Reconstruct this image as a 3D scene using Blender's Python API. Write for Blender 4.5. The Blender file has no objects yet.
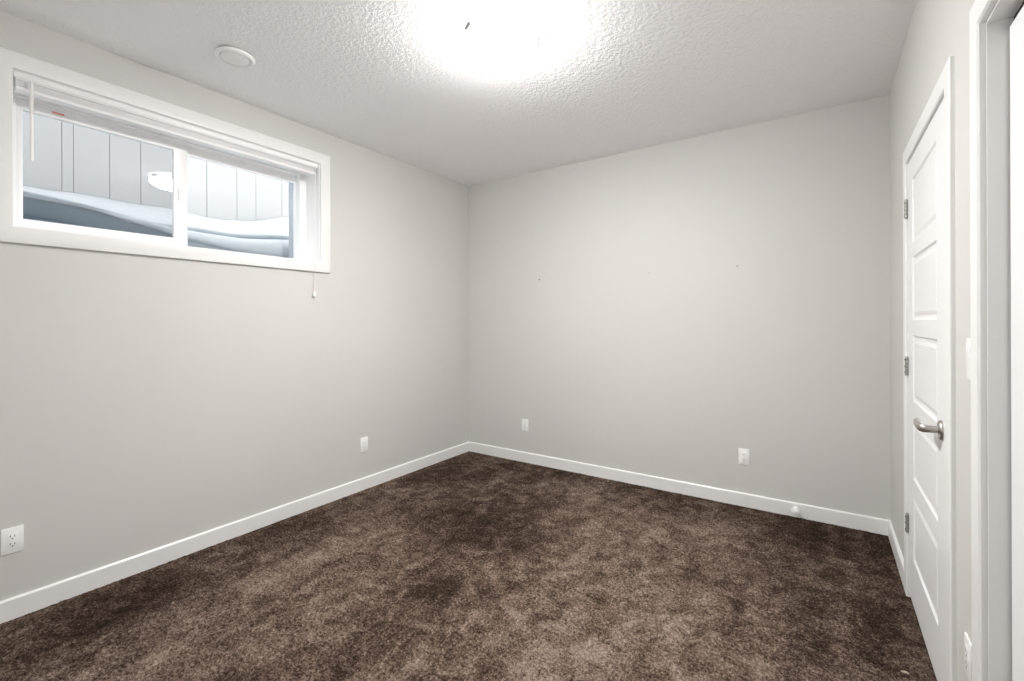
import bpy, bmesh, math, random
import numpy as np
from mathutils import Vector, Matrix

random.seed(7)
SC = bpy.context.scene
COL = SC.collection

# ---------------------------------------------------------------- camera
RW, RL, RH = 3.3441, 3.6242, 2.70        # right wall x, back wall y, ceiling z (left wall x = 0)
REAR = -0.35                             # unseen wall behind the camera, set close and white to bounce light
FPX, V0, YAW, ROLL = 457.56, 321.594, -0.597587, -0.003634
CAM = Vector((3.0066, 0.0, 1.3146))
cd = bpy.data.cameras.new('camera')
cd.sensor_fit = 'HORIZONTAL'; cd.sensor_width = 36.0
cd.lens = FPX / 1024 * 36.0
cd.shift_y = -(340.5 - V0) / 1024
cd.clip_start = 0.02
cam = bpy.data.objects.new('camera', cd); COL.objects.link(cam)
F_ = Vector((math.sin(YAW), math.cos(YAW), 0)); R_ = Vector((math.cos(YAW), -math.sin(YAW), 0)); U_ = R_.cross(F_)
c_, s_ = math.cos(ROLL), math.sin(ROLL)
R2 = c_ * R_ + s_ * U_; U2 = -s_ * R_ + c_ * U_
cam.matrix_world = Matrix(((R2.x, U2.x, -F_.x, CAM.x), (R2.y, U2.y, -F_.y, CAM.y), (R2.z, U2.z, -F_.z, CAM.z), (0, 0, 0, 1)))
SC.camera = cam

# ---------------------------------------------------------------- world, exposure
wd = bpy.data.worlds.new('overcast_sky'); SC.world = wd; wd.use_nodes = True
bg = wd.node_tree.nodes['Background']
bg.inputs[0].default_value = (0.98, 0.99, 1.0, 1); bg.inputs[1].default_value = 3.7
SC.view_settings.view_transform = 'Standard'; SC.view_settings.look = 'None'
SC.view_settings.gamma = 1; SC.view_settings.use_curve_mapping = False
SC.view_settings.exposure = 0.0
SC.cycles.max_bounces = 16; SC.cycles.diffuse_bounces = 10; SC.cycles.transparent_max_bounces = 12
LAMP = 302.0

# ---------------------------------------------------------------- materials
def nt(name):
    m = bpy.data.materials.new(name); m.use_nodes = True
    t = m.node_tree; return m, t, t.nodes['Principled BSDF']
def pbr(name, col, rough=0.5, metal=0.0, spec=0.5):
    m, t, b = nt(name)
    b.inputs['Base Color'].default_value = (*col, 1); b.inputs['Roughness'].default_value = rough
    b.inputs['Metallic'].default_value = metal; b.inputs['Specular IOR Level'].default_value = spec
    return m
def node(t, kind, **kw):
    n = t.nodes.new(kind)
    for k, v in kw.items(): setattr(n, k, v)
    return n
def noise(t, scale, detail=3, rough=0.5, vec=None):
    n = node(t, 'ShaderNodeTexNoise'); n.inputs['Scale'].default_value = scale
    n.inputs['Detail'].default_value = detail; n.inputs['Roughness'].default_value = rough
    if vec is not None: t.links.new(vec, n.inputs['Vector'])
    return n
def ramp(t, src, stops):
    r = node(t, 'ShaderNodeValToRGB'); e = r.color_ramp.elements
    while len(e) < len(stops): e.new(0.5)
    for i, (p, c) in enumerate(stops):
        e[i].position = p; e[i].color = (*c, 1) if not isinstance(c, float) else (c, c, c, 1)
    t.links.new(src, r.inputs[0]); return r
def bump(t, b, src, strength, dist):
    n = node(t, 'ShaderNodeBump'); n.inputs['Strength'].default_value = strength; n.inputs['Distance'].default_value = dist
    t.links.new(src, n.inputs['Height']); t.links.new(n.outputs[0], b.inputs['Normal'])
def painted(name, col, rough=0.6, scale=160, strength=0.12, dist=0.0015, spec=0.35):
    m, t, b = nt(name)
    g = node(t, 'ShaderNodeNewGeometry')
    n = noise(t, 1.3, 2, vec=g.outputs['Position'])
    r = ramp(t, n.outputs['Fac'], [(0.3, tuple(c * 0.985 for c in col)), (0.7, tuple(min(1, c * 1.012) for c in col))])
    t.links.new(r.outputs[0], b.inputs['Base Color'])
    b.inputs['Roughness'].default_value = rough; b.inputs['Specular IOR Level'].default_value = spec
    n2 = noise(t, scale, 2, vec=g.outputs['Position'])
    bump(t, b, n2.outputs['Fac'], strength, dist)
    return m
M_wall = painted('greige wall paint', (0.634, 0.624, 0.608))
M_white = pbr('white trim paint', (0.85, 0.85, 0.845), 0.35)
M_door = pbr('white door paint', (0.84, 0.84, 0.845), 0.38)
M_plastic = pbr('white plastic', (0.92, 0.92, 0.915), 0.3)
M_vinyl = pbr('white vinyl', (0.94, 0.945, 0.95), 0.35)
M_blind = pbr('white blind slats', (0.93, 0.93, 0.93), 0.45)
M_slot = pbr('dark slot', (0.06, 0.06, 0.06), 0.6)
M_shadowgap = pbr('dark gap shade', (0.05, 0.05, 0.045), 0.7)  # near-black colour standing in for shade in the door gaps
M_nickel = pbr('satin nickel', (0.55, 0.53, 0.50), 0.30, 1.0)
M_steel = pbr('worn steel', (0.40, 0.39, 0.37), 0.42, 1.0)
M_extgrey = pbr('grey exterior cladding', (0.36, 0.40, 0.45), 0.6)
M_clip = pbr('grey clip metal', (0.25, 0.25, 0.25), 0.7, 0.0, 0.1)
M_cord = pbr('white cord', (0.84, 0.83, 0.80), 0.7)
M_red = pbr('faded red sticker', (0.75, 0.30, 0.27), 0.6)
M_neck = pbr('grey vent neck', (0.45, 0.45, 0.44), 0.6)
M_black = pbr('dark speck', (0.10, 0.09, 0.085), 0.8)
M_lint = pbr('beige lint', (0.42, 0.35, 0.27), 0.9)

def mat_ceiling():
    m, t, b = nt('white knockdown ceiling')
    b.inputs['Base Color'].default_value = (0.94, 0.94, 0.945, 1); b.inputs['Roughness'].default_value = 0.85
    b.inputs['Specular IOR Level'].default_value = 0.2
    g = node(t, 'ShaderNodeNewGeometry')
    n = noise(t, 55, 3, 0.55, g.outputs['Position'])
    r = ramp(t, n.outputs['Fac'], [(0.42, 0.0), (0.62, 1.0)])
    n2 = noise(t, 150, 2, 0.5, g.outputs['Position'])
    mx = node(t, 'ShaderNodeMath', operation='MULTIPLY_ADD'); mx.inputs[1].default_value = 0.35
    t.links.new(n2.outputs['Fac'], mx.inputs[0]); t.links.new(r.outputs[0], mx.inputs[2])
    bump(t, b, mx.outputs[0], 0.43, 0.006)
    return m
M_ceil = mat_ceiling()

def mat_carpet():
    m, t, b = nt('brown mottled carpet')
    g = node(t, 'ShaderNodeNewGeometry')
    P = g.outputs['Position']
    mp = node(t, 'ShaderNodeMapping'); mp.inputs['Scale'].default_value = (1.0, 1.0, 0.0); t.links.new(P, mp.inputs['Vector'])
    mp2 = node(t, 'ShaderNodeMapping'); mp2.inputs['Scale'].default_value = (2.6, 0.9, 0.0); mp2.inputs['Rotation'].default_value = (0, 0, 0.5); t.links.new(P, mp2.inputs['Vector'])
    big = noise(t, 1.7, 4, 0.62, mp2.outputs[0]); big.inputs['Distortion'].default_value = 0.5
    mid = noise(t, 11.0, 5, 0.7, mp.outputs[0]); mid.inputs['Distortion'].default_value = 0.8
    fine = noise(t, 78, 3, 0.7, mp.outputs[0])
    vfine = noise(t, 185, 2, 0.7, mp.outputs[0])
    def madd(a, k, c):
        n = node(t, 'ShaderNodeMath', operation='MULTIPLY_ADD'); t.links.new(a, n.inputs[0]); n.inputs[1].default_value = k
        if isinstance(c, float): n.inputs[2].default_value = c
        else: t.links.new(c, n.inputs[2])
        return n.outputs[0]
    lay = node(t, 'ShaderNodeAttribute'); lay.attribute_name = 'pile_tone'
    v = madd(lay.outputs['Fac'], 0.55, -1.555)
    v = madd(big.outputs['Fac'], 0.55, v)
    v = madd(mid.outputs['Fac'], 0.95, v)
    v = madd(fine.outputs['Fac'], 1.2, v)
    v = madd(vfine.outputs['Fac'], 0.80, v)
    r = ramp(t, v, [(0.16, (0.018, 0.0105, 0.007)), (0.36, (0.046, 0.029, 0.0205)), (0.54, (0.120, 0.085, 0.065)), (0.95, (0.36, 0.29, 0.24))])
    t.links.new(r.outputs[0], b.inputs['Base Color'])
    b.inputs['Roughness'].default_value = 0.95; b.inputs['Specular IOR Level'].default_value = 0.1
    return m
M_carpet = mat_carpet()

def mat_glass(name, tint=(1, 1, 1)):
    m = bpy.data.materials.new(name); m.use_nodes = True; t = m.node_tree; t.nodes.clear()
    o = node(t, 'ShaderNodeOutputMaterial'); mx = node(t, 'ShaderNodeMixShader')
    tr = node(t, 'ShaderNodeBsdfTransparent'); tr.inputs[0].default_value = (*tint, 1)
    gl = node(t, 'ShaderNodeBsdfGlossy'); gl.inputs['Roughness'].default_value = 0.0
    fr = node(t, 'ShaderNodeFresnel'); fr.inputs['IOR'].default_value = 1.5
    k = node(t, 'ShaderNodeMath', operation='MULTIPLY'); k.inputs[1].default_value = 1.9; k.use_clamp = True
    t.links.new(fr.outputs[0], k.inputs[0]); t.links.new(k.outputs[0], mx.inputs[0])
    t.links.new(tr.outputs[0], mx.inputs[1]); t.links.new(gl.outputs[0], mx.inputs[2]); t.links.new(mx.outputs[0], o.inputs[0])
    return m
M_glass = mat_glass('window glass', (0.96, 0.98, 0.985))
def mat_screen():
    m = bpy.data.materials.new('insect screen mesh'); m.use_nodes = True; t = m.node_tree; t.nodes.clear()
    o = node(t, 'ShaderNodeOutputMaterial'); mx = node(t, 'ShaderNodeMixShader'); mx.inputs[0].default_value = 0.36
    tr = node(t, 'ShaderNodeBsdfTransparent'); df = node(t, 'ShaderNodeBsdfDiffuse'); df.inputs[0].default_value = (0.10, 0.12, 0.15, 1)
    t.links.new(tr.outputs[0], mx.inputs[1]); t.links.new(df.outputs[0], mx.inputs[2]); t.links.new(mx.outputs[0], o.inputs[0])
    return m
M_screen = mat_screen()
def mat_emit(name, col, strength):
    m, t, b = nt(name)
    b.inputs['Base Color'].default_value = (0.85, 0.85, 0.84, 1); b.inputs['Roughness'].default_value = 0.3
    b.inputs['Emission Color'].default_value = (*col, 1); b.inputs['Emission Strength'].default_value = strength
    return m
def mat_lamp():
    # frosted bowl over bulbs that hang low in it: brightest at the bottom, dimmer at the rim
    m = mat_emit('lit frosted glass', (1.0, 0.985, 0.965), LAMP); t = m.node_tree; b = t.nodes['Principled BSDF']
    g = node(t, 'ShaderNodeNewGeometry'); sx = node(t, 'ShaderNodeSeparateXYZ'); t.links.new(g.outputs['Position'], sx.inputs[0])
    r = node(t, 'ShaderNodeMapRange'); r.inputs['From Min'].default_value = RH - 0.045; r.inputs['From Max'].default_value = RH - 0.095
    r.inputs['To Min'].default_value = LAMP * 0.02; r.inputs['To Max'].default_value = LAMP
    t.links.new(sx.outputs['Z'], r.inputs['Value']); t.links.new(r.outputs[0], b.inputs['Emission Strength'])
    return m
M_lamp = mat_lamp()
def mat_snow():
    m, t, b = nt('snow')
    g = node(t, 'ShaderNodeNewGeometry')
    b.inputs['Base Color'].default_value = (0.66, 0.68, 0.70, 1); b.inputs['Roughness'].default_value = 0.8
    n = noise(t, 18, 4, 0.6, g.outputs['Position']); bump(t, b, n.outputs['Fac'], 0.4, 0.02)
    # thin snow lets bluish daylight through
    o = t.nodes['Material Output']; mx = node(t, 'ShaderNodeMixShader'); mx.inputs[0].default_value = 0.32
    tl = node(t, 'ShaderNodeBsdfTranslucent'); tl.inputs[0].default_value = (0.68, 0.79, 0.84, 1)
    t.links.new(b.outputs[0], mx.inputs[1]); t.links.new(tl.outputs[0], mx.inputs[2]); t.links.new(mx.outputs[0], o.inputs[0])
    return m
M_snow = mat_snow()
def mat_galv():
    m, t, b = nt('blue grey galvanised sheet')
    g = node(t, 'ShaderNodeNewGeometry'); n = noise(t, 9, 4, 0.6, g.outputs['Position'])
    r = ramp(t, n.outputs['Fac'], [(0.3, (0.46, 0.56, 0.64)), (0.7, (0.58, 0.67, 0.74))]); t.links.new(r.outputs[0], b.inputs['Base Color'])
    b.inputs['Roughness'].default_value = 0.55; b.inputs['Metallic'].default_value = 0.2
    return m
M_galv = mat_galv()
M_fence = painted('grey fence boards', (0.42, 0.422, 0.422), 0.7, 40, 0.2, 0.003)
M_earth = painted('frozen ground', (0.62, 0.65, 0.68), 0.9, 12, 0.5, 0.02)

# ---------------------------------------------------------------- mesh helpers
def new_obj(name, me, parent=None):
    o = bpy.data.objects.new(name, me); COL.objects.link(o)
    if parent: o.parent = parent
    return o
def obj(name, bm, mat, parent=None, smooth=False):
    bmesh.ops.recalc_face_normals(bm, faces=bm.faces)
    me = bpy.data.meshes.new(name); bm.to_mesh(me); bm.free()
    me.materials.append(mat)
    if smooth: smooth_by_angle(me)
    return new_obj(name, me, parent)
def smooth_by_angle(me, deg=40):
    me.shade_smooth()
    try: me.set_sharp_from_angle(angle=math.radians(deg))
    except Exception: pass
def add_box(bm, a, b, bevel=0.0, seg=2):
    x0, y0, z0 = [min(p, q) for p, q in zip(a, b)]; x1, y1, z1 = [max(p, q) for p, q in zip(a, b)]
    r = bmesh.ops.create_cube(bm, size=1.0)
    for v in r['verts']:
        v.co = Vector((x0 + (v.co.x + .5) * (x1 - x0), y0 + (v.co.y + .5) * (y1 - y0), z0 + (v.co.z + .5) * (z1 - z0)))
    if bevel > 0:
        es = list({e for v in r['verts'] for e in v.link_edges})
        bmesh.ops.bevel(bm, geom=es, offset=bevel, segments=seg, profile=0.5, affect='EDGES')
def box(name, a, b, mat, parent=None, bevel=0.0, seg=2):
    bm = bmesh.new(); add_box(bm, a, b, bevel, seg); return obj(name, bm, mat, parent, smooth=bevel > 0)
def add_lathe(bm, prof, axis='z', origin=(0, 0, 0), n=48):
    """prof: list of (radius, height) along axis; zero radius closes it"""
    rings = []
    o = Vector(origin)
    def place(r, h, a):
        c, s = r * math.cos(a), r * math.sin(a)
        if axis == 'z': return o + Vector((c, s, h))
        if axis == 'x': return o + Vector((h, c, s))
        return o + Vector((c, h, s))
    for r, h in prof:
        if r < 1e-6: rings.append([bm.verts.new(place(0, h, 0))])
        else: rings.append([bm.verts.new(place(r, h, 2 * math.pi * i / n)) for i in range(n)])
    for A, B in zip(rings, rings[1:]):
        if len(A) == 1 and len(B) == 1: continue
        for i in range(n):
            j = (i + 1) % n
            if len(A) == 1: bm.faces.new((A[0], B[i], B[j]))
            elif len(B) == 1: bm.faces.new((A[i], A[j], B[0]))
            else: bm.faces.new((A[i], A[j], B[j], B[i]))
def add_tube(bm, pts, rad, n=10, squash=None):
    """pts along a path, rad a number or a list; squash=(a,b) scales the two section axes"""
    pts = [Vector(p) for p in pts]; rr = rad if isinstance(rad, (list, tuple)) else [rad] * len(pts)
    sa, sb = squash or (1, 1); rings = []
    for i, p in enumerate(pts):
        d = (pts[min(i + 1, len(pts) - 1)] - pts[max(i - 1, 0)]).normalized()
        up = Vector((0, 0, 1)) if abs(d.z) < 0.9 else Vector((1, 0, 0))
        a = d.cross(up).normalized(); b = a.cross(d).normalized()
        rings.append([bm.verts.new(p + a * (rr[i] * sa * math.cos(2 * math.pi * k / n)) + b * (rr[i] * sb * math.sin(2 * math.pi * k / n))) for k in range(n)])
    for A, B in zip(rings, rings[1:]):
        for k in range(n): bm.faces.new((A[k], A[(k + 1) % n], B[(k + 1) % n], B[k]))
    bm.faces.new(rings[0][::-1]); bm.faces.new(rings[-1])
def add_ring_prism(bm, frame, x0, x1, outer, inner):
    """rectangular ring in the y-z plane between x0 and x1; outer/inner = (y0, y1, z0, z1)"""
    def loop(x, q): return [bm.verts.new((x, q[0], q[2])), bm.verts.new((x, q[1], q[2])), bm.verts.new((x, q[1], q[3])), bm.verts.new((x, q[0], q[3]))]
    a, b, c, d = loop(x0, outer), loop(x0, inner), loop(x1, outer), loop(x1, inner)
    for i in range(4):
        j = (i + 1) % 4
        bm.faces.new((a[i], a[j], b[j], b[i])); bm.faces.new((c[i], c[j], d[j], d[i]))
        bm.faces.new((a[i], a[j], c[j], c[i])); bm.faces.new((b[i], b[j], d[j], d[i]))
def ring(name, x0, x1, outer, inner, mat, parent=None, bev=0.0):
    bm = bmesh.new(); add_ring_prism(bm, None, x0, x1, outer, inner)
    if bev:
        bm.normal_update()
        bmesh.ops.recalc_face_normals(bm, faces=bm.faces)
        bmesh.ops.bevel(bm, geom=[e_ for e_ in bm.edges if len(e_.link_faces) == 2 and e_.calc_face_angle() > 0.3], offset=bev, segments=2, profile=0.5, affect='EDGES')
    return obj(name, bm, mat, parent, smooth=bool(bev))
def tag(o, label, cat, group=None, kind=None):
    o['label'] = label; o['category'] = cat
    if group: o['group'] = group
    if kind: o['kind'] = kind
    return o
def empty(name, loc):
    o = bpy.data.objects.new(name, None); o.empty_display_size = 0.05; COL.objects.link(o); o.location = loc
    return o
def adopt(root, *parts):
    """parent world-space meshes to a root, keeping them where they are"""
    for q in parts:
        q.parent = root; q.matrix_parent_inverse = Matrix.Translation(-Vector(root.location))
def structure(o, label, cat): return tag(o, label, cat, kind='structure')

# ---------------------------------------------------------------- room shell
WT = 0.31                                   # thickness of the window wall
WIN = (0.437, 1.954, 1.750, 2.458)          # clear opening in the left wall: y0 y1 z0 z1
def wall_with_hole(name, axis, p0, p1, span, zspan, hole, mat):
    """wall slab between p0 and p1 along its normal axis with one rectangular through-hole"""
    bm = bmesh.new()
    s = sorted({span[0], hole[0], hole[1], span[1]}); z = sorted({zspan[0], max(hole[2], zspan[0]), hole[3], zspan[1]})
    def V(p, a, h): return bm.verts.new((p, a, h) if axis == 'x' else (a, p, h))
    g = {}
    for k, p in enumerate((p0, p1)):
        for i, a in enumerate(s):
            for j, h in enumerate(z): g[k, i, j] = V(p, a, h)
    ncell = {}
    for i in range(len(s) - 1):
        for j in range(len(z) - 1):
            inside = s[i] >= hole[0] - 1e-6 and s[i + 1] <= hole[1] + 1e-6 and z[j] >= hole[2] - 1e-6 and z[j + 1] <= hole[3] + 1e-6
            ncell[i, j] = not inside
            if not inside:
                for k in (0, 1): bm.faces.new((g[k, i, j], g[k, i + 1, j], g[k, i + 1, j + 1], g[k, i, j + 1]))
    for i in range(len(s) - 1):
        for j in range(len(z) - 1):
            if not ncell[i, j]: continue
            for di, dj, e in ((-1, 0, ((i, j), (i, j + 1))), (1, 0, ((i + 1, j), (i + 1, j + 1))), (0, -1, ((i, j), (i + 1, j))), (0, 1, ((i, j + 1), (i + 1, j + 1)))):
                if not ncell.get((i + di, j + dj), False):
                    (a, b), (c, d) = e
                    bm.faces.new((g[0, a, b], g[0, c, d], g[1, c, d], g[1, a, b]))
    return obj(name, bm, mat)
wl = wall_with_hole('wall_left', 'x', -WT, 0.0, (REAR - 0.15, RL + 0.15), (0.0, RH + 0.1), WIN, M_wall)
structure(wl, 'greige painted wall with the wide high window', 'wall')
structure(box('wall_back', (0, RL, 0), (RW + 0.15, RL + 0.15, RH + 0.1), M_wall), 'plain greige far wall with two outlets and a door stop', 'wall')
D1 = (2.008, 2.868, 0.0, 2.062)             # hinged door opening in the right wall (y0 y1 z0 z1)
D2 = (0.060, 1.600, 0.0, 2.050)             # closet opening
def right_wall():
    bm = bmesh.new(); x0, x1 = RW, RW + 0.13; T = RH + 0.1
    ys = [REAR - 0.15, D2[0], D2[1], D1[0], D1[1], RL]
    zs = [0.0, D2[3], D1[3], T]
    g = {(k, i, j): bm.verts.new((x, y, z)) for k, x in enumerate((x0, x1)) for i, y in enumerate(ys) for j, z in enumerate(zs)}
    def solid(i, j):
        if i < 0 or j < 0 or i > 4 or j > 2: return False
        if i == 1 and j == 0: return False
        if i == 3 and j in (0, 1): return False
        return True
    for i in range(5):
        for j in range(3):
            if not solid(i, j): continue
            for k in (0, 1): bm.faces.new((g[k, i, j], g[k, i + 1, j], g[k, i + 1, j + 1], g[k, i, j + 1]))
            for di, dj, a, b in ((-1, 0, (i, j), (i, j + 1)), (1, 0, (i + 1, j), (i + 1, j + 1)), (0, -1, (i, j), (i + 1, j)), (0, 1, (i, j + 1), (i + 1, j + 1))):
                if not solid(i + di, j + dj): bm.faces.new((g[0, a[0], a[1]], g[0, b[0], b[1]], g[1, b[0], b[1]], g[1, a[0], a[1]]))
    return obj('wall_right', bm, M_wall)
structure(right_wall(), 'greige wall on the right holding the panel door and the closet', 'wall')
structure(box('wall_rear', (-WT, REAR - 0.15, 0), (RW, REAR, RH + 0.1), M_white), 'unseen wall opposite the far wall, made white to bounce light', 'wall')
structure(box('ceiling', (0, REAR, RH), (RW, RL, RH + 0.12), M_ceil), 'white knockdown textured ceiling', 'ceiling')

# carpet: a dense grid of tufts
def carpet():
    x0, x1, y0, y1 = 0.0, RW, REAR, RL
    st = 0.0062
    nx, ny = int((x1 - x0) / st) + 1, int((y1 - y0) / st) + 1
    rng = np.random.default_rng(3)
    X, Y = np.meshgrid(np.linspace(x0, x1, nx), np.linspace(y0, y1, ny))
    def vnoise(cell):
        gx, gy = int((x1 - x0) / cell) + 3, int((y1 - y0) / cell) + 3
        g = rng.random((gy, gx)); fx = (X - x0) / cell; fy = (Y - y0) / cell
        i = fx.astype(int); j = fy.astype(int); a = fx - i; b = fy - j; a = a * a * (3 - 2 * a); b = b * b * (3 - 2 * b)
        return (g[j, i] * (1 - a) + g[j, i + 1] * a) * (1 - b) + (g[j + 1, i] * (1 - a) + g[j + 1, i + 1] * a) * b
    edge = np.clip(np.minimum(np.minimum(X - x0, x1 - X), np.minimum(Y - y0, y1 - Y)) / 0.05, 0, 1)
    Z = (0.0060 * (rng.random(X.shape) - .5) + 0.006 * (vnoise(0.014) - .5)) * (0.35 + 0.65 * edge) + (0.006 * (vnoise(0.05) - .5) + 0.005 * (vnoise(0.2) - .5)) * edge
    Z -= 0.003 + 0.004 * (1 - edge)
    X2 = X + (rng.random(X.shape) - .5) * st * 0.7; Y2 = Y + (rng.random(X.shape) - .5) * st * 0.7
    for A, S in ((X2, X), (Y2, Y)):
        A[0] = S[0]; A[-1] = S[-1]; A[:, 0] = S[:, 0]; A[:, -1] = S[:, -1]
    co = np.stack([X2, Y2, Z], -1).reshape(-1, 3).astype(np.float32)
    idx = np.arange(nx * ny).reshape(ny, nx)
    q = np.stack([idx[:-1, :-1], idx[:-1, 1:], idx[1:, 1:], idx[1:, :-1]], -1).reshape(-1, 4)
    me = bpy.data.meshes.new('floor')
    me.vertices.add(len(co)); me.vertices.foreach_set('co', co.ravel())
    me.loops.add(q.size); me.loops.foreach_set('vertex_index', q.ravel().astype(np.int32))
    me.polygons.add(len(q)); me.polygons.foreach_set('loop_start', (np.arange(len(q)) * 4).astype(np.int32))
    T = np.zeros(X.shape)  # light and dark patches of brushed pile, their sheen put into the colour
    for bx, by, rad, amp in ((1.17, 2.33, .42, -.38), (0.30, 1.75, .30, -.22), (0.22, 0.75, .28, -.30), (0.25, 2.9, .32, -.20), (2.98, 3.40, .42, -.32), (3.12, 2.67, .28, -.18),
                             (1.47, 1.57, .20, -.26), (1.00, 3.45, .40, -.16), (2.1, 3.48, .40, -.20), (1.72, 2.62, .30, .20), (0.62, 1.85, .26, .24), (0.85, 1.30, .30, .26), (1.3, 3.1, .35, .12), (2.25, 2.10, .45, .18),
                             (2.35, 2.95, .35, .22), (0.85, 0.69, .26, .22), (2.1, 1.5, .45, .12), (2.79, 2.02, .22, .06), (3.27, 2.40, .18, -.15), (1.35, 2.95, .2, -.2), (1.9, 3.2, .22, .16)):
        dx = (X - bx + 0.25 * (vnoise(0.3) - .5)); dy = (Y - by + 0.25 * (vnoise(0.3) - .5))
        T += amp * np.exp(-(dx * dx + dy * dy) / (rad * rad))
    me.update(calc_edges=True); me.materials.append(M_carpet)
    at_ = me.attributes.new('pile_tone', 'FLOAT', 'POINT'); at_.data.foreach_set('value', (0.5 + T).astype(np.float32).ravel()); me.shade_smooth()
    return new_obj('floor', me)
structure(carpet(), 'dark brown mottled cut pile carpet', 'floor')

# baseboards
BH, BT = 0.088, 0.014
def bb_profile(): return [(0, 0), (BT, 0), (BT, BH - 0.006), (BT - 0.005, BH), (0, BH)]
def baseboard(name, label, axis, a, b, wallpos, sign):
    bm = bmesh.new(); A, B = [], []
    for d, z in bb_profile():
        w = wallpos + sign * d
        A.append(bm.verts.new((w, a, z - 0.006 if z == 0 else z) if axis == 'y' else (a, w, z - 0.006 if z == 0 else z)))
        B.append(bm.verts.new((w, b, z - 0.006 if z == 0 else z) if axis == 'y' else (b, w, z - 0.006 if z == 0 else z)))
    n = len(A)
    for i in range(n): bm.faces.new((A[i], A[(i + 1) % n], B[(i + 1) % n], B[i]))
    bm.faces.new(A); bm.faces.new(B[::-1])
    return structure(obj(name, bm, M_white), label, 'baseboard')
baseboard('baseboard_left', 'white baseboard under the window wall', 'y', REAR, RL, 0.0, 1)
baseboard('baseboard_back', 'white baseboard along the far wall', 'x', BT, RW - BT, RL, -1)
baseboard('baseboard_right', 'short white baseboard between the far corner and the panel door', 'y', 2.937, RL, RW, -1)
baseboard('baseboard_right', 'short white baseboard between panel door and closet', 'y', 1.677, 1.939, RW, -1)
baseboard('baseboard_right', 'white baseboard beside the closet near the viewer', 'y', REAR, D2[0] - 0.077, RW, -1)

# ---------------------------------------------------------------- window casing and window
CW, CT = 0.074, 0.018
cas = ring('trim_1', 0.0, CT, (WIN[0] - CW, WIN[1] + CW, WIN[2] - CW, WIN[3] + CW), WIN, M_white, bev=0.002)
structure(cas, 'flat white casing around the high window', 'window casing')
win = empty('window_1', (-0.17, (WIN[0] + WIN[1]) / 2, WIN[2]))
structure(win, 'wide white sliding window with snow outside', 'window')
e = 0.003
y0, y1, z0, z1 = WIN
parts = [ring('jamb_liner', -0.172, 0.001, (y0, y1, z0, z1), (y0 + e, y1 - e, z0 + e, z1 - e), M_vinyl)]
fi = (0.475, 1.905, 1.768, 2.398)
parts.append(ring('window_frame', -0.262, -0.170, (y0, y1, z0, z1), fi, M_vinyl, bev=0.002))
# outside return of the rough opening, seen past the right pane
ext = ring('outer_frame', -0.318, -0.262, (y0 - 0.0, y1, z0, z1), (0.47, 1.903, 1.768, 2.40), M_extgrey)
ext['label'] = 'grey outer return of the window frame'
parts.append(ext)
# sliding sash on the left, nearer the room
sy0, sy1, sz0, sz1 = 0.476, 1.190, 1.769, 2.397
gl = (0.499, 1.119, 1.820, 2.346)
sash = ring('sliding_sash', -0.212, -0.184, (sy0, sy1, sz0, sz1), gl, M_vinyl, bev=0.003)
bmg = bmesh.new()
def quad_x(bm, x, q): bm.faces.new([bm.verts.new((x, q[0], q[2])), bm.verts.new((x, q[1], q[2])), bm.verts.new((x, q[1], q[3])), bm.verts.new((x, q[0], q[3]))])
def pane(name, x, q, mat):
    bm = bmesh.new(); quad_x(bm, x, q); return obj(name, bm, mat)
pL = pane('pane', -0.198, (gl[0] - .006, gl[1] + .006, gl[2] - .006, gl[3] + .006), M_glass)
adopt(sash, pL)
st = box('sticker', (-0.1835, 0.600, 2.368), (-0.1828, 0.645, 2.377), M_red); st['label'] = 'faded red sticker'
adopt(sash, st)
tab = box('latch', (-0.184, 1.140, 2.05), (-0.176, 1.166, 2.12), M_vinyl, bevel=0.003); adopt(sash, tab)
fx = ring('fixed_sash', -0.246, -0.222, (1.150, 1.904, 1.7685, 2.3975), (1.185, 1.9025, 1.7700, 2.345), M_vinyl)
pR = pane('pane', -0.234, (1.180, 1.9035, 1.769, 2.350), M_glass); adopt(fx, pR)
scr = pane('insect_screen', -0.255, (0.476, 1.165, 1.769, 2.397), M_screen); scr['label'] = 'fine grey insect screen outside the left pane'
parts += [sash, fx, scr]
adopt(win, *parts)

# ---------------------------------------------------------------- blind, raised
bl = empty('window_blind', (-0.03, (y0 + y1) / 2, z1))
tag(bl, 'white horizontal blind pulled up tight at the window head', 'blind')
by0, by1 = y0 + 0.012, y1 - 0.012
head = box('headrail', (-0.072, by0, 2.424), (-0.012, by1, z1 - e), M_blind, bevel=0.002)
val = box('valance', (-0.012, by0 - 0.006, 2.430), (-0.006, by1 + 0.006, 2.4552), M_blind, bevel=0.0015)
bm = bmesh.new()
zz = 2.4235; k = 0
while zz > 2.398:
    sh = random.uniform(-0.0012, 0.0012)
    add_box(bm, (-0.074 + sh, by0 + 0.004, zz - 0.0016), (-0.024 + sh, by1 - 0.004, zz), 0.0)
    zz -= 0.0026
slats = obj('slat_stack', bm, M_blind)
brail = box('bottom_rail', (-0.074, by0 + 0.003, 2.380), (-0.023, by1 - 0.003, 2.397), M_blind, bevel=0.003)
bm = bmesh.new(); add_tube(bm, [(-0.004, 0.499, 2.430), (-0.004, 0.499, 2.40), (-0.004, 0.499, 2.062)], [0.003, 0.0062, 0.0068], 10)
wand = obj('wand', bm, M_plastic, smooth=True)
bm = bmesh.new()
add_tube(bm, [(-0.004, 1.920, 2.430), (-0.002, 1.916, 2.0), (0.008, 1.907, 1.765), (0.0215, 1.905, 1.745), (0.0220, 1.903, 1.70), (0.0185, 1.900, 1.60), (0.0160, 1.899, 1.535)], 0.0018, 8)
cord = obj('pull_cord', bm, M_cord, smooth=True)
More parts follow.
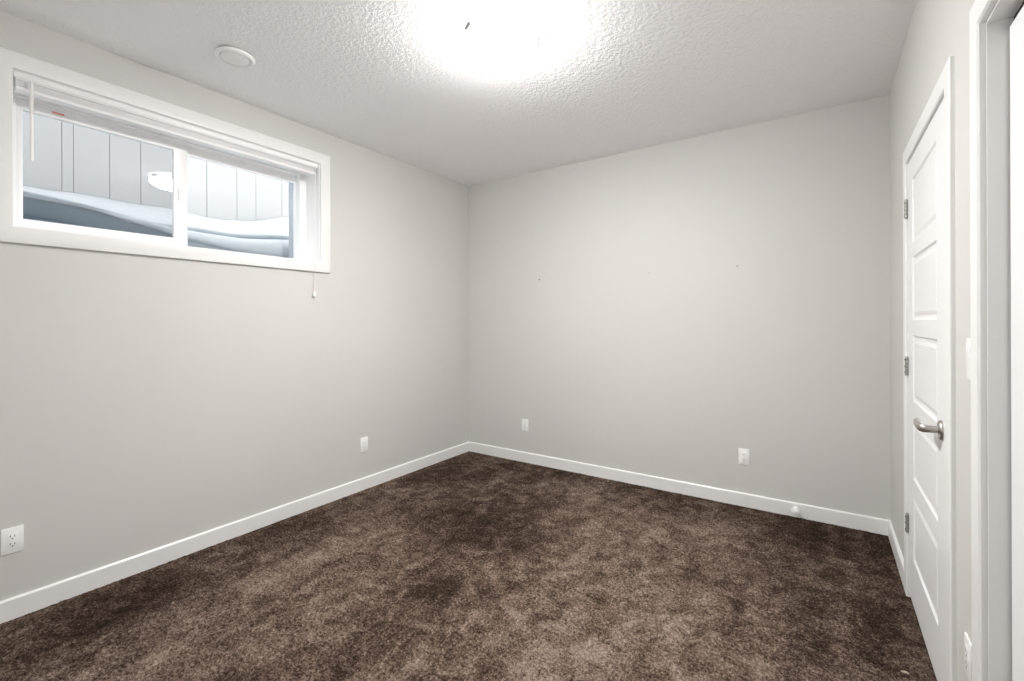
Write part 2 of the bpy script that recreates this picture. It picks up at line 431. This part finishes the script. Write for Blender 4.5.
bm = bmesh.new(); add_lathe(bm, [(0, 0.040), (0.003, 0.040), (0.0065, 0.034), (0.0105, 0.012), (0.0112, 0.004), (0.008, 0.0), (0, 0.0)], 'z', (0.0160, 1.899, 1.497), 20)
tas = obj('tassel', bm, M_plastic, smooth=True); adopt(cord, tas)
adopt(bl, head, val, slats, brail, wand, cord)

# ---------------------------------------------------------------- doors
def panel_leaf(name, xf, ya, yb, za, zb, panels, py, thick, mat):
    """door leaf with recessed moulded panels; xf front plane (room side), front faces -x"""
    bm = bmesh.new()
    ys = [ya, py[0], py[1], yb]; zs = [za] + [z for p in panels for z in p] + [zb]
    g = [[bm.verts.new((xf, y, z)) for z in zs] for y in ys]
    pf = []
    for i in range(3):
        for j in range(len(zs) - 1):
            f = bm.faces.new((g[i][j], g[i][j + 1], g[i + 1][j + 1], g[i + 1][j]))
            if i == 1 and j % 2 == 1: pf.append(f)
    bm.normal_update()
    outline = [e_ for e_ in bm.edges if len(e_.link_faces) == 1]
    r = bmesh.ops.extrude_edge_only(bm, edges=outline)
    vs = [v for v in r['geom'] if isinstance(v, bmesh.types.BMVert)]
    for v in vs: v.co.x = xf + thick
    bmesh.ops.holes_fill(bm, edges=[e_ for e_ in bm.edges if len(e_.link_faces) == 1], sides=0)
    def inset(fs, t, dx):
        bmesh.ops.inset_individual(bm, faces=fs, thickness=t, use_even_offset=True)
        for f in fs:
            for v in f.verts: v.co.x += dx
    inset(pf, 0.007, 0.006); inset(pf, 0.012, 0.001); inset(pf, 0.016, -0.0045)
    return obj(name, bm, mat)
def casing(name, y0, y1, ztop, w, t, label):
    """three sided casing on the right wall around an opening"""
    bm = bmesh.new()
    def loop(x, d0):
        a, b, c = y0 - d0, y1 + d0, ztop + d0
        return [bm.verts.new((x, a, -0.006)), bm.verts.new((x, a, c)), bm.verts.new((x, b, c)), bm.verts.new((x, b, -0.006))]
    prof = [(RW, 0.0), (RW - t * 0.72, 0.0), (RW - t, 0.004), (RW - t, w - 0.003), (RW - t + 0.003, w), (RW, w)]
    L = [loop(x, d) for x, d in prof]; n = len(L)
    for q in range(n):
        A, B = L[q], L[(q + 1) % n]
        for i in range(3): bm.faces.new((A[i], A[i + 1], B[i + 1], B[i]))
    bm.faces.new([l[0] for l in L]); bm.faces.new([l[3] for l in L][::-1])
    return structure(obj(name, bm, M_white), label, 'door casing')
casing('trim_2', D1[0], D1[1], D1[3], 0.069, 0.014, 'white casing around the hinged panel door')
casing('trim_3', D2[0] - 0.006, D2[1] + 0.006, D2[3] + 0.006, 0.070, 0.018, 'white casing around the closet opening')
def jamb(name, y0, y1, zt, depth, th, front):
    bm = bmesh.new(); xa, xb = RW + front, RW + depth
    def loop(x, d): return [bm.verts.new((x, y0 + d, -0.006)), bm.verts.new((x, y0 + d, zt - d)), bm.verts.new((x, y1 - d, zt - d)), bm.verts.new((x, y1 - d, -0.006))]
    L = [loop(xa, 0), loop(xa, th), loop(xb, th), loop(xb, 0)]
    for q in range(4):
        A, B = L[q], L[(q + 1) % 4]
        for i in range(3): bm.faces.new((A[i], A[i + 1], B[i + 1], B[i]))
    bm.faces.new([l[0] for l in L]); bm.faces.new([l[3] for l in L][::-1])
    return obj(name, bm, M_white)
# hinged five panel door
d1 = empty('door_1', (RW, (D1[0] + D1[1]) / 2, 0.0))
structure(d1, 'white five panel hinged door with a satin nickel lever', 'door')
LX = RW - 0.004
jb = jamb('jamb', D1[0], D1[1], D1[3], 0.125, 0.003, -0.001)
PZ = [(0.226, 0.521), (0.598, 0.870), (0.949, 1.246), (1.316, 1.601), (1.665, 1.955)]
leaf = panel_leaf('leaf', LX, D1[0] + 0.006, D1[1] - 0.006, 0.020, D1[3] - 0.007, PZ, (2.194, 2.734), 0.036, M_door)
bk = box('doorway_light_block', (RW + 0.115, D1[0], -0.01), (RW + 0.125, D1[1], D1[3]), M_shadowgap)  # unseen sheet added behind the door to block leaking daylight
flb = box('floor_light_block', (RW, D1[0], -0.03), (RW + 0.125, D1[1], -0.002), M_carpet)  # floor strip added to stop light leaking under the door
adopt(d1, jb, leaf, bk, flb)
for zc in (1.842, 1.096, 0.350):
    bm = bmesh.new()
    hy, hx = D1[1] - 0.012, LX - 0.007
    for q in range(5):
        za = zc - 0.0445 + q * 0.0178
        add_lathe(bm, [(0, 0), (0.0058, 0), (0.0064, 0.0008), (0.0064, 0.0164), (0.0058, 0.0172), (0, 0.0172)], 'z', (hx, hy, za), 14)
    add_box(bm, (hx, hy - 0.001, zc - 0.0445), (LX + 0.004, hy + 0.001, zc + 0.0445))
    add_lathe(bm, [(0, 0.004), (0.004, 0.003), (0.0052, 0), (0, 0)], 'z', (hx, hy, zc + 0.0448), 12)
    hg = obj('hinge', bm, M_steel, smooth=True); hg['label'] = 'steel butt hinge'
    adopt(d1, hg)
    bm = bmesh.new()
    for dz in (-0.03, -0.0, 0.03):
        add_lathe(bm, [(0, -0.0025), (0.0035, -0.002), (0.0035, 0.0005), (0, 0.0005)], 'x', (hx - 0.0055, hy - 0.0005, zc + dz), 10)
    sc = obj('hinge_pin_gap', bm, M_slot); adopt(hg, sc)
HY, HZ = 2.118, 0.938
bm = bmesh.new(); add_lathe(bm, [(0, 0.0), (0.034, 0.0), (0.034, -0.004), (0.031, -0.008), (0.012, -0.010), (0, -0.010)], 'x', (LX, HY, HZ), 36)
hd = obj('door_handle', bm, M_nickel, smooth=True); hd['label'] = 'satin nickel lever handle on a round rose'
bm = bmesh.new()
add_tube(bm, [(LX - 0.008, HY, HZ), (LX - 0.030, HY, HZ), (LX - 0.046, HY + 0.003, HZ), (LX - 0.054, HY + 0.014, HZ + 0.001), (LX - 0.056, HY + 0.040, HZ + 0.003),
              (LX - 0.056, HY + 0.075, HZ + 0.004), (LX - 0.054, HY + 0.098, HZ + 0.005), (LX - 0.050, HY + 0.110, HZ + 0.005), (LX - 0.045, HY + 0.116, HZ + 0.005)],
         [0.0105, 0.0100, 0.0108, 0.0115, 0.0115, 0.0110, 0.0105, 0.0095, 0.0080], 14, (0.8, 1.25))
lv = obj('lever', bm, M_nickel, smooth=True); adopt(hd, lv)
adopt(d1, hd)
# closet doors set back in their jamb
d2 = empty('door_2', (RW, (D2[0] + D2[1]) / 2, 0.0))
structure(d2, 'white closet doors at the right edge with a dark gap under the head', 'closet door')
jb2 = jamb('jamb', D2[0], D2[1], D2[3], 0.125, 0.004, -0.002)
trk = box('track', (RW + 0.044, D2[0] + 0.006, 2.022), (RW + 0.080, D2[1] - 0.006, D2[3] - 0.005), M_shadowgap)  # dark bar: shade above the closet leaves put into its colour
back = box('closet_back', (RW + 0.105, D2[0] + 0.005, 0.0), (RW + 0.115, D2[1] - 0.005, D2[3] - 0.005), M_shadowgap)
lw = (D2[1] - D2[0] - 0.024) / 2
flb = box('floor_light_block', (RW, D2[0], -0.03), (RW + 0.125, D2[1], -0.002), M_carpet)  # floor strip added to keep light out below the closet doors
adopt(d2, jb2, trk, back, flb)
for q in range(2):
    ya = D2[0] + 0.008 + q * (lw + 0.004)
    lf = panel_leaf('leaf', RW + 0.036, ya, ya + lw, 0.018, 2.020, PZ, (ya + 0.16, ya + lw - 0.16), 0.034, M_door)
    adopt(d2, lf)

# ---------------------------------------------------------------- outlets and switch
def plate_parts(kind):
    """plate lying in the local y-z plane, facing +x, centred on the origin"""
    bm = bmesh.new(); add_box(bm, (0.0, -0.035, -0.0572), (0.0055, 0.035, 0.0572), 0.0018, 2)
    return bm
def make_outlet():
    root = empty('wall_outlet', (0, 0, 0))
    adopt(root, obj('cover_plate', plate_parts('o'), M_plastic, smooth=True))
    rc = box('receptacle', (0.0035, -0.0165, -0.0335), (0.0068, 0.0165, 0.0335), M_plastic, bevel=0.0012)
    adopt(root, rc)
    bm = bmesh.new()
    for zc in (-0.0165, 0.0165):
        add_box(bm, (0.0066, -0.0078, zc - 0.002), (0.00695, -0.0056, zc + 0.0075)); add_box(bm, (0.0066, 0.0056, zc - 0.002), (0.00695, 0.0078, zc + 0.0065))
        add_lathe(bm, [(0, 0.00035), (0.0026, 0.00035), (0.0026, 0), (0, 0)], 'x', (0.0066, 0.0, zc - 0.0085), 12)
    sl = obj('slots', bm, M_slot); sl['label'] = 'dark plug slots'; adopt(rc, sl)
    return root
def copy_tree(o, parent=None):
    c = o.copy(); COL.objects.link(c)
    if parent: c.parent = parent; c.matrix_parent_inverse = o.matrix_parent_inverse
    for ch in list(o.children): copy_tree(ch, c)
    return c
first = make_outlet()
spots = [((0.0, 0.433, 0.3445), 0, 'white wall outlet at the left edge below the left end of the window'),
         ((0.0, 2.330, 0.3460), 0, 'white wall outlet on the window wall nearer the far corner'),
         ((0.686, RL, 0.3410), -90, 'white wall outlet on the far wall close to the left corner'),
         ((2.536, RL, 0.3455), -90, 'white wall outlet on the far wall nearest the door stop'),
         ((RW, 1.786, 0.3600), 180, 'white wall outlet seen edge on between panel door and closet')]
for i, (loc, rz, lab) in enumerate(spots):
    o = first if i == 0 else copy_tree(first)
    o.location = loc; o.rotation_euler = (0, 0, math.radians(rz))
    tag(o, lab, 'outlet', 'wall outlets')
sw = empty('light_switch', (0, 0, 0))
adopt(sw, obj('cover_plate', plate_parts('s'), M_plastic, smooth=True))
bm = bmesh.new(); add_box(bm, (0.004, -0.0165, -0.0335), (0.0075, 0.0165, 0.0335), 0.001)
for v in bm.verts:
    if v.co.x > 0.006: v.co.x += 0.0022 * (v.co.z / 0.0335)
adopt(sw, obj('rocker', bm, M_plastic, smooth=True))
sw.location = (RW, 1.752, 1.206); sw.rotation_euler = (0, 0, math.pi)
tag(sw, 'white rocker light switch beside the closet casing', 'light switch')

# ---------------------------------------------------------------- ceiling light
lx, ly = 1.742, 1.781
li = empty('ceiling_light', (lx, ly, RH))
tag(li, 'lit round frosted dome light on the ceiling', 'ceiling light')
bm = bmesh.new(); add_lathe(bm, [(0, 0.0), (0.152, 0.0), (0.156, -0.004), (0.156, -0.012), (0.150, -0.018), (0, -0.018)], 'z', (lx, ly, RH), 56)
pan = obj('canopy', bm, M_plastic, smooth=True)
bm = bmesh.new()
prof = [(0.164, -0.010), (0.169, -0.013), (0.170, -0.028)]
for q in range(1, 13):
    a = q / 12 * math.pi / 2
    prof.append((0.170 * math.cos(a) ** 0.9 if q < 12 else 0.0, -0.028 - 0.090 * math.sin(a)))
prof2 = [(max(0, r - 0.004), h + 0.004) for r, h in prof[::-1]]
add_lathe(bm, prof + prof2[1:], 'z', (lx, ly, RH), 64)
dome = obj('glass_dome', bm, M_lamp, smooth=True)
adopt(li, pan, dome)
rv = Vector((math.cos(YAW), -math.sin(YAW), 0)); fv = Vector((math.sin(YAW), math.cos(YAW), 0))
for ang, zo in ((208, -0.024), (7, -0.036)):
    d = rv * math.cos(math.radians(ang)) + fv * math.sin(math.radians(ang)); c = Vector((lx, ly, RH)); tn = Vector((-d.y, d.x, 0))
    bm = bmesh.new()
    P = [c + d * (0.1745 * math.cos(q)) + tn * (0.1745 * math.sin(q)) + Vector((0, 0, zo)) for q in np.linspace(-0.14, 0.14, 9)]
    add_tube(bm, P, 0.0065, 8, (1.25, 1.6))
    cl = obj('clip', bm, M_clip, smooth=True); cl['label'] = 'grey metal clip holding the dome'; adopt(li, cl)

# ---------------------------------------------------------------- ceiling vent
vx, vy = 0.500, 1.152
ve = empty('ceiling_vent', (vx, vy, RH))
tag(ve, 'round white air vent on the ceiling near the window', 'vent')
bm = bmesh.new(); add_lathe(bm, [(0, 0.0), (0.080, 0.0), (0.080, -0.013), (0, -0.013)], 'z', (vx, vy, RH), 48)
vs = obj('neck', bm, M_neck, smooth=True)
bm = bmesh.new(); add_lathe(bm, [(0.068, -0.0125), (0.086, -0.0115), (0.0905, -0.014), (0.0905, -0.018), (0.086, -0.024), (0.078, -0.027), (0.072, -0.024), (0.068, -0.018), (0.068, -0.0125)], 'z', (vx, vy, RH), 56)
vr = obj('outer_ring', bm, M_plastic, smooth=True)
bm = bmesh.new(); add_lathe(bm, [(0, -0.0285), (0.044, -0.028), (0.060, -0.0265), (0.0655, -0.023), (0.065, -0.014), (0, -0.0130)], 'z', (vx, vy, RH), 48)
vd = obj('centre_disc', bm, M_plastic, smooth=True)
adopt(ve, vr, vd, vs)

# ---------------------------------------------------------------- door stop, wall marks, lint
ds = empty('door_stop', (2.850, RL - BT, 0.052))
tag(ds, 'white round tipped door stop on the far baseboard', 'door stop')
bm = bmesh.new(); add_lathe(bm, [(0, 0), (0.017, 0), (0.017, -0.003), (0.008, -0.007), (0, -0.007)], 'y', ds.location, 24)
b0 = obj('base', bm, M_plastic, smooth=True)
bm = bmesh.new()
add_tube(bm, [(ds.location.x + 0.0062 * math.cos(t * 0.9), ds.location.y - 0.005 - 0.0006 * t, ds.location.z + 0.0062 * math.sin(t * 0.9)) for t in range(0, 58)], 0.0012, 6)
b1 = obj('spring', bm, M_plastic, smooth=True)
bm = bmesh.new(); add_lathe(bm, [(0, -0.036), (0.014, -0.0365), (0.0235, -0.048), (0.0255, -0.055), (0.0225, -0.063), (0.013, -0.068), (0, -0.0695)], 'y', ds.location, 28)
b2 = obj('tip', bm, M_plastic, smooth=True)
adopt(ds, b0, b1, b2)
for x, z, r, lab in ((0.845, 1.701, 0.0065, 'small dark nail hole in the far wall toward the left corner'), (2.496, 1.707, 0.0045, 'tiny nail hole in the far wall well right of centre'), (1.862, 1.697, 0.003, 'faint tiny nail hole near the middle of the far wall')):
    bm = bmesh.new(); add_lathe(bm, [(0, -0.0006), (r * 0.6, -0.0008), (r, -0.0002), (r, 0.001), (0, 0.001)], 'y', (x, RL, z), 12)
    tag(obj('nail_hole', bm, M_black), lab, 'nail hole', 'nail holes in the far wall')
bm = bmesh.new(); bmesh.ops.create_icosphere(bm, subdivisions=3, radius=1)
for v in bm.verts:
    n = 1 + 0.18 * math.sin(5 * v.co.x + 2 * v.co.y) ; v.co = Vector((v.co.x * 0.012 * n, v.co.y * 0.006 * n, v.co.z * 0.004)) + Vector((3.255, 2.225, 0.006))
tag(obj('carpet_lint', bm, M_lint, smooth=True), 'small beige crumb of lint on the brown carpet by the door', 'lint')

# ---------------------------------------------------------------- outdoors
structure(box('ground', (-6.0, -5.0, 1.20), (-WT, 8.0, 1.45), M_earth), 'frozen ground outside under the snow', 'ground')
# fence of grooved vertical boards behind the snow
fe = empty('board_fence', (-1.85, 1.6, 1.45))
tag(fe, 'pale grey fence of vertical grooved boards behind the snow', 'fence')
bm = bmesh.new()
lines = [-2.6, -2.33, -2.1, -1.82, -1.55, -1.3, -1.02, -0.78, -0.5, -0.25, 0.0, 0.24, 0.48, 0.74, 0.968, 1.035, 1.255, 1.463, 1.72, 1.974, 2.244, 2.43, 2.706, 2.95, 3.2, 3.45, 3.72, 3.98, 4.25, 4.5, 4.8, 5.1]
for a, b in zip(lines, lines[1:]):
    add_box(bm, (-1.88, a + 0.0018, 1.45), (-1.852 + random.uniform(-0.003, 0.003), b - 0.0018, 3.25), 0.002, 1)
fb = obj('board_panel', bm, M_fence, smooth=True)
bm = bmesh.new()
for zz in (1.9, 2.95): add_box(bm, (-1.93, -2.6, zz), (-1.882, 5.1, zz + 0.09))
fr_ = obj('rails', bm, M_fence)
adopt(fe, fb, fr_)

def interp(x, xs, ys): return float(np.interp(x, xs, ys))
def n2(y, x, s, ph): return math.sin(y * s + ph) * math.cos(x * s * 0.8 + ph * 1.7)
def grid_obj(name, rows, mat, closed=False):
    bm = bmesh.new(); g = [[bm.verts.new(p) for p in r] for r in rows]
    for A, B in zip(g, g[1:]):
        n = len(A)
        for i in range(n if closed else n - 1): bm.faces.new((A[i], A[(i + 1) % n], B[(i + 1) % n], B[i]))
    if closed: bm.faces.new(g[0]); bm.faces.new(g[-1][::-1])
    o = obj(name, bm, mat); o.data.shade_smooth(); return o
rows = []
ys = np.linspace(-1.8, 4.6, 150)
for y in ys:
    zf = interp(y, [-1.8, 0.2, 0.75, 1.67, 1.79, 2.11, 2.34, 2.71, 4.6], [2.36, 2.34, 2.334, 2.338, 2.33, 2.322, 2.345, 2.47, 2.6])
    zt = interp(y, [-1.8, .55, .85, 1.22, 1.67, 2.0, 2.3, 4.6], [2.03, 2.025, 1.995, 1.955, 1.955, 1.985, 2.03, 2.1])
    xe = -0.66 + 0.02 * math.sin(3.1 * y + 1)
    pr = []
    for t in np.linspace(0, 1, 26):
        x = -1.849 + (xe + 1.849) * t
        z = zf + (zt + 0.034 - zf) * (t ** 0.92) + 0.012 * n2(y, x, 4.2, 0.6) * (0.3 + t * 0.7) + 0.006 * n2(y, x, 11, 1.9)
        pr.append((x, y, z))
    zl = pr[-1][2]
    pr += [(xe + 0.014, y, zl - 0.010), (xe + 0.012, y, zl - 0.022), (xe - 0.02, y, zl - 0.034), (xe - 0.10, y, zl - 0.045), (xe - 0.2, y, zl - 0.04), (-1.06, y, zl - 0.02), (-1.08, y, 1.50), (-1.849, y, 1.50)]
    rows.append(pr)
bank_rows = rows
rows = []
for y in np.linspace(-0.4, 2.9, 100):
    zt = interp(y, [-.4, .55, .85, 1.22, 1.67, 2.0, 2.3, 2.9], [2.02, 2.012, 1.985, 1.942, 1.945, 1.97, 2.0, 2.03]) + 0.006 * math.sin(7 * y)
    zb = interp(y, [-.4, .3, .5, .6, .76, 1.02, 1.12, 1.25, 1.6, 2.0, 2.9], [1.88, 1.90, 1.932, 1.938, 1.925, 1.855, 1.825, 1.78, 1.74, 1.72, 1.72])
    cx, rx = -0.575, 0.17 + 0.015 * math.sin(2.3 * y)
    cz, rz = (zt + zb) / 2, max(0.02, (zt - zb) / 2)
    pr = []
    for t in range(28):
        a = 2 * math.pi * t / 28; ca, sa = math.cos(a), math.sin(a)
        x = cx + rx * math.copysign(abs(ca) ** 0.95, ca); z = cz + rz * math.copysign(abs(sa) ** 0.75, sa) + 0.12 * (x - cx) * (1 if sa < 0 else -0.6)
        pr.append((x, y, z + 0.004 * n2(y, x, 13, .3)))
    rows.append(pr)
bm = bmesh.new()
for rr_ in (bank_rows, rows):
    g = [[bm.verts.new(p) for p in r] for r in rr_]
    for A, B in zip(g, g[1:]):
        n = len(A)
        for i in range(n): bm.faces.new((A[i], A[(i + 1) % n], B[(i + 1) % n], B[i]))
    bm.faces.new(g[0]); bm.faces.new(g[-1][::-1])
sb = obj('snow_bank', bm, M_snow); sb.data.shade_smooth()
tag(sb, 'deep drifted snow with an overhanging lip between window and fence', 'snow', kind='stuff')
# corrugated half round window well
rows = []
for t in np.linspace(-math.pi / 2, math.pi / 2, 60):
    rows.append([(-0.325 - (0.66 + 0.012 * math.cos(2 * math.pi * z / 0.07)) * math.cos(t) ** 0.6 if abs(math.cos(t)) > 1e-4 else -0.325, 1.19 + (1.05 + 0.012 * math.cos(2 * math.pi * z / 0.07)) * math.sin(t), z) for z in np.linspace(1.452, 1.985, 60)])
ww = grid_obj('window_well', rows, M_galv)
sm = ww.modifiers.new('sheet', 'SOLIDIFY'); sm.thickness = 0.003
structure(ww, 'blue grey corrugated window well under the snow lip', 'window well')
